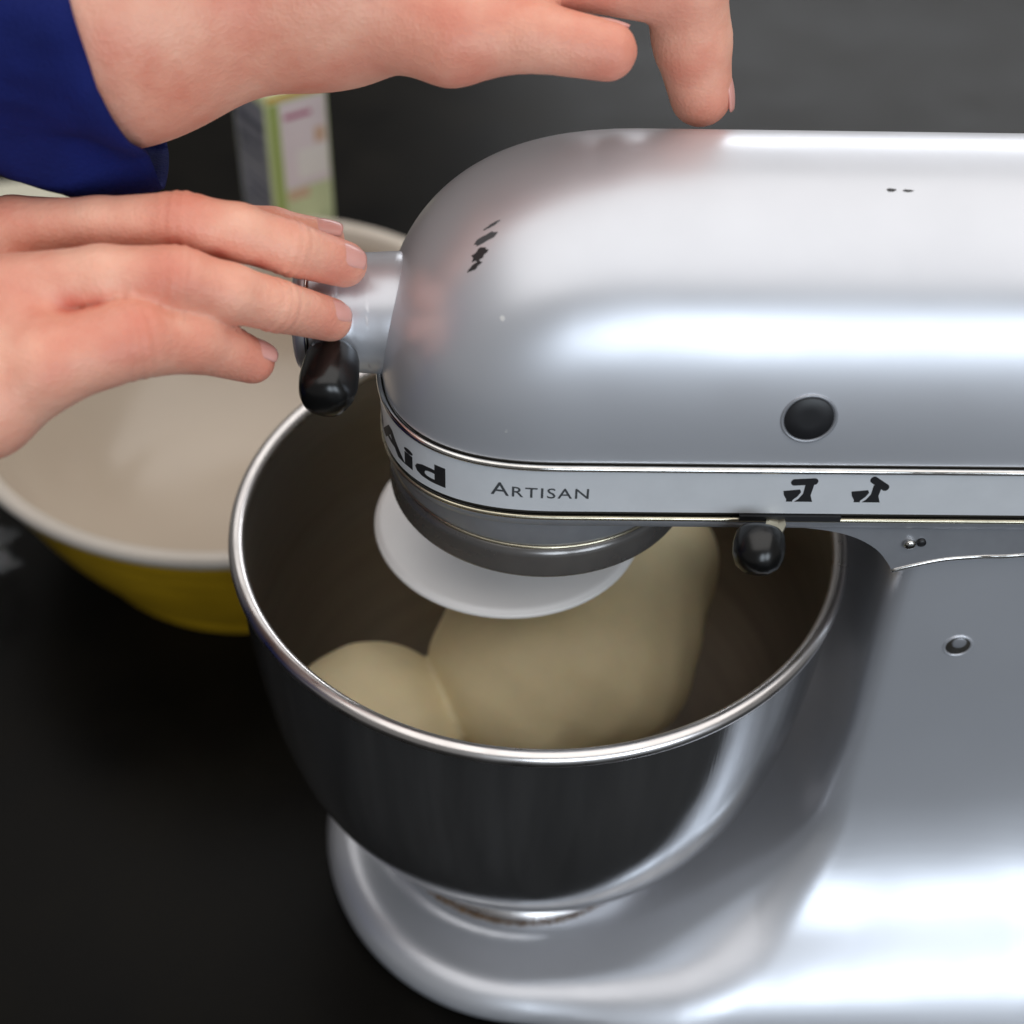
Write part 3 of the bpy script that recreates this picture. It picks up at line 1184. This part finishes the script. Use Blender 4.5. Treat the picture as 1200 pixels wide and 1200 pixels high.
def nail(parent, tip, back, up, r, width, length, shift=0.0, name='fingernail', lift=0.0):
    """curved nail plate: tip/back = finger axis points, up = dorsal direction"""
    t, b = Vector(tip[:3]), Vector(back[:3])
    ax = (t-b).normalized()
    u = Vector(up)
    u = (u-ax*u.dot(ax)).normalized()
    s = ax.cross(u)
    V, Fc = [], []
    nu, nv = 14, 12
    for i in range(nu+1):
        for j in range(nv+1):
            a = (i/nu-0.5)*2
            l = j/nv
            # rounded outline at root and free edge
            wsc = math.sqrt(max(0, 1-(max(0, 0.35-l)/0.35)**2*0.55))*(1-0.12*max(0, (l-0.75)/0.25)**2)
            ang = a*width/(2*r)*wsc
            rr = r*1.0+0.015-0.03*abs(a)**6-0.05*(1-l)**4-0.08*(l**3)+lift
            q = t+ax*((l-1)*length+shift+length*0.45-0.07*a*a*l)+u*(rr*math.cos(ang))+s*(rr*math.sin(ang))
            V.append(tuple(q))
    for i in range(nu):
        for j in range(nv):
            a = i*(nv+1)+j
            Fc.append((a, a+1, a+nv+2, a+nv+1))
    o = link_mesh(name, V, Fc, NAIL, parent)
    md = o.modifiers.new('thickness', 'SOLIDIFY')
    md.thickness = 0.0006
    md.offset = 0
    return o


# --- lower hand: palm down on the hub, fingers pointing right
F1 = [(-16.05, -1.9, 33.0, 1.0), (-13.4, -2.1, 33.35, 0.86), (-10.93, -2.17, 33.55, .92), (-9.3, -2.15, 33.25, .83), (-7.90, -1.90, 32.55, .83), (-6.38, -1.0, 31.4, .72)]
F2 = [(-15.43, -4.85, 33.0, 1.0), (-12.9, -4.5, 33.15, 0.95), (-10.79, -4.35, 33.1, .93), (-9.4, -4.05, 32.4, .84), (-8.20, -3.5, 31.6, .79), (-6.78, -2.25, 30.2, .68)]
F3 = [(-14.3, -6.9, 31.9, 1.2), (-12.0, -5.85, 32.05, 1.14), (-10.5, -4.85, 31.35, .98), (-9.0, -4.1, 30.0, .70)]
F0 = [(-16.78, 0.4, 31.8, .9), (-13.9, 0.05, 32.0, .8), (-11.27, 0.0, 32.2, .82), (-8.70, 0.25, 31.75, .73), (-7.10, 0.55, 31.3, .62)]
WR = (-23.5, -4.6, 31.6, 2.4)
palmL = [(WR, (-16.05, -1.9, 32.7, 1.15), 0.5), (WR, (-15.43, -4.9, 32.6, 1.15), 1.2), ((-23, -6.2, 30.9, 1.9), (-14.4, -6.7, 31.8, 1.3), 1.4),
         ((-22.5, -2.6, 31.6, 1.9), (-16.9, 0.1, 31.6, 1.0), 1.4), ((-22.5, -7.4, 30.4, 1.7), (-16.0, -7.6, 30.8, 1.35), 1.3),
         ((-36, -9.5, 30.0, 3.3), WR, 1.5), ((-21.5, -1.2, 30.6, 1.3), (-17.5, 1.2, 29.6, 1.0), 1.2)]
crs = []
for J, jj in ((F1, 2), (F2, 2), (F3, 1), (F1, 4), (F2, 4)):
    c = np.array(J[jj][:3])
    ax = np.array(J[jj+1][:3])-np.array(J[jj-1][:3])
    ax = ax/np.linalg.norm(ax)
    for off, dep in ((-0.3, 0.05), (0.0, 0.07), (0.32, 0.05)):
        crs.append((c+ax*off, ax, J[jj][3], dep, 0.09))
handL = hand_sdf([F0, F1, F2, F3], palmL, 0.45, 0.09, crs)
fl = [((-10.9, -2.6, 34.3), 1.1, .45), ((-10.8, -5.0, 33.9), 1.2, .45), ((-12.0, -6.6, 32.6), 1.2, .45), ((-6.4, -1.6, 31.9), 0.9, .5),
      ((-6.8, -2.8, 30.7), 0.9, .45), ((-9.0, -4.1, 30.0), 1.0, .75), ((-16.4, -0.5, 33.8), 1.6, .3), ((-13, -3.6, 33.3), 0.9, .4),
      ((-9.9, -3.3, 32.9), 1.0, .35), ((-13.6, -5.7, 33.0), .5, .8), ((-12.8, -5.55, 32.9), .4, .9), ((-12.0, -5.3, 32.8), .35, .9), ((-11.2, -5.0, 32.5), .35, .9), ((-10.4, -4.7, 32.0), .35, .9),  # small strong spots, here and below: crease shade painted between fingers
      ((-14.5, -3.6, 33.6), .4, .8), ((-13.4, -3.5, 33.6), .4, .8), ((-12.2, -3.4, 33.6), .35, .9), ((-11.0, -3.3, 33.5), .35, .9), ((-9.8, -3.1, 33.0), .35, .9), ((-8.7, -2.8, 32.4), .35, .9), ((-15.5, -5.6, 34), 1.6, .25)]
aL = make_arm('arm', handL, (-36, -13.5, 26), (-5.2, 2.8, 35.4), 0.105, fl)
nail(aL, F1[-1], F1[-2], (0.15, -0.52, 0.85), .72, 0.82, 1.05, -0.12)
nail(aL, F2[-1], F2[-2], (0.2, -0.45, 0.85), .68, 0.76, 0.95, -0.12)
nail(aL, F3[-1], F3[-2], (0.9, 0.1, 0.45), .70, 0.75, 0.8, 0.12)
nail(aL, F0[-1], F0[-2], (0.15, -0.1, 0.95), .62, 0.8, 1.0, 0.0)

# --- upper hand: forearm from the sleeve, thumb forward, index finger pointing down at the head
TH = [(-4.75, 2.5, 38.0, 1.35), (-3.05, 1.86, 37.41, 1.22), (-0.78, 1.75, 37.65, 1.03), (1.57, 1.75, 37.21, 0.89)]
IX = [(-0.49, 4.03, 39.1, 1.36), (4.01, 4.46, 38.12, 1.32), (4.45, 4.57, 36.22, 1.24), (4.92, 4.62, 34.32, 1.02)]
MD = [(-0.82, 6.31, 40.72, 1.19), (3.42, 7.18, 39.1, 1.08), (3.74, 7.18, 37.25, 0.98), (4.07, 6.96, 35.95, 0.87)]
RG = [(-1.79, 8.04, 40.4, 1.08), (1.9, 9.13, 39.31, 1.03), (2.33, 9.24, 37.58, 0.92), (2.33, 9.02, 36.49, 0.81)]
PK = [(-2.88, 9.56, 39.75, 1.03), (-0.06, 10.65, 38.88, 0.92), (0.49, 10.76, 37.58, 0.81), (0.6, 10.54, 36.82, 0.74)]
W2 = (-6.67, 4.14, 38.34, 2.44)
palmU = [(W2, (-0.49, 4.35, 39.31, 1.46), 1.0), (W2, (-0.82, 6.31, 40.51, 1.41), 1.2), (W2, (-1.79, 8.04, 40.18, 1.3), 1.2), (W2, (-2.88, 9.35, 39.64, 1.25), 1.2),
         ((-4.5, 2.6, 37.75, 1.3), (-3.09, 2.18, 37.69, 1.3), 0.8), ((-3.31, 2.62, 38.01, 1.3), (-0.49, 3.92, 38.88, 0.98), 1.0),
         ((-13.08, 2.84, 37.69, 3.42), W2, 2.0), ((-28.05, 0.23, 36.17, 4.34), (-13.08, 2.84, 37.69, 3.42), 2.0)]
crs = []
for J, jj in ((TH, 2), (IX, 1), (IX, 2)):
    c = np.array(J[jj][:3])
    ax = np.array(J[jj+1][:3])-np.array(J[jj-1][:3])
    ax = ax/np.linalg.norm(ax)
    for off, dep in ((-0.2, 0.02), (0.1, 0.03)):
        crs.append((c+ax*off, ax, J[jj][3], dep, 0.07))
handU = hand_sdf([TH, IX, MD, RG, PK], palmU, 0.9, 0.12, crs)
fl = [((1.57, 1.53, 37.25), 1.2, .6), ((-3.64, 1.75, 37.36), 1.8, .3), ((4.94, 4.14, 34.43), 1.0, .4), ((3.09, 3.7, 38.99), 1.3, .6), ((0.81, 3.49, 38.88), 1.5, .5)]
aU = make_arm('arm', handU, (-28, -6, 30), (7.5, 13, 44), 0.17, fl)
nail(aU, IX[-1], IX[-2], (1.0, 0.0, 0.0), 1.06, 1.25, 1.1, 0.12)
nail(aU, TH[-1], TH[-2], (0.1, 0.75, 0.8), .89, 1.0, 1.2, 0.0)

# sleeve over the upper forearm
V, Fc = [], []
ns, na = 60, 96
A0, A1 = Vector((-32.39, -0.53, 37.5)), Vector((-13.51, 2.51, 37.58))
axd = (A1-A0).normalized()
sd = axd.cross(Vector((0, 0, 1))).normalized()
up = sd.cross(axd)
for i in range(ns+1):
    t = i/ns
    for k in range(na):
        a = 2*math.pi*k/na
        d = sd*math.cos(a)+up*math.sin(a)
        r = 4.45-0.55*t
        low = max(0.0, -math.sin(a))
        r += 0.95*low**2*math.exp(-((t-0.92)/0.12)**2)+0.1*low
        q = Vector((t*3.5, math.cos(a)*1.4, math.sin(a)*1.4))
        wv = 0.45*noise.noise(q*1.6+Vector((3, 1, 0)))+0.40*math.sin(t*19+2.6*math.sin(a)+1.8*math.cos(2*a)+3*noise.noise(q))*(0.5+0.5*low)+0.12*noise.noise(q*5)
        r += wv+(0.10 if t > 0.955 else 0)
        # the cuff edge is not square to the arm
        p = A0+axd*((A1-A0).length*t+(1.3*low-0.7*max(0, math.sin(a)))*t)+d*r
        V.append(tuple(p))
for i in range(ns):
    for k in range(na):
        a, b = i*na+k, i*na+(k+1) % na
        Fc.append((a, a+na, b+na, b))
slv = link_mesh('sleeve', V, Fc, FABRIC, person)
md = slv.modifiers.new('thickness', 'SOLIDIFY')
md.thickness = 0.0016
md.offset = -1

# upper body leaning in from the left, out of the frame: it shades the forearms and shows in the polished nose


def torso_sdf(P):
    d = cone(P, (-66, -4, 4), (-62, -3, 34), 15.5, 17.5)
    d = smin(d, cone(P, (-60, -21, 48), (-60, 15, 48), 7.5, 7.5), 8)
    d = smin(d, cone(P, (-62, -3, 30), (-58, -3, 46), 15, 12), 8)
    d = smin(d, cone(P, (-60, -21, 48), (-46, -15, 31), 6.6, 5.0), 3)
    d = smin(d, cone(P, (-46, -15, 31), (-34.5, -8.6, 30.2), 5.0, 4.3), 2)
    d = smin(d, cone(P, (-60, 15, 48), (-46, 3, 38), 6.6, 5.2), 3)
    d = smin(d, cone(P, (-46, 3, 38), (-31.5, -0.5, 36.5), 5.2, 4.5), 2)
    x, y, z = P[..., 0], P[..., 1], P[..., 2]
    d = d+0.35*np.sin(x*0.35+z*0.5)*np.sin(y*0.4+z*0.22)
    return np.maximum(d, 1-z)


V, Q = surface_net(torso_sdf, (-86, -32, 0), (-27, 26, 62), 0.9, project=2)
link_mesh('top', V, Q, FABRIC, person)
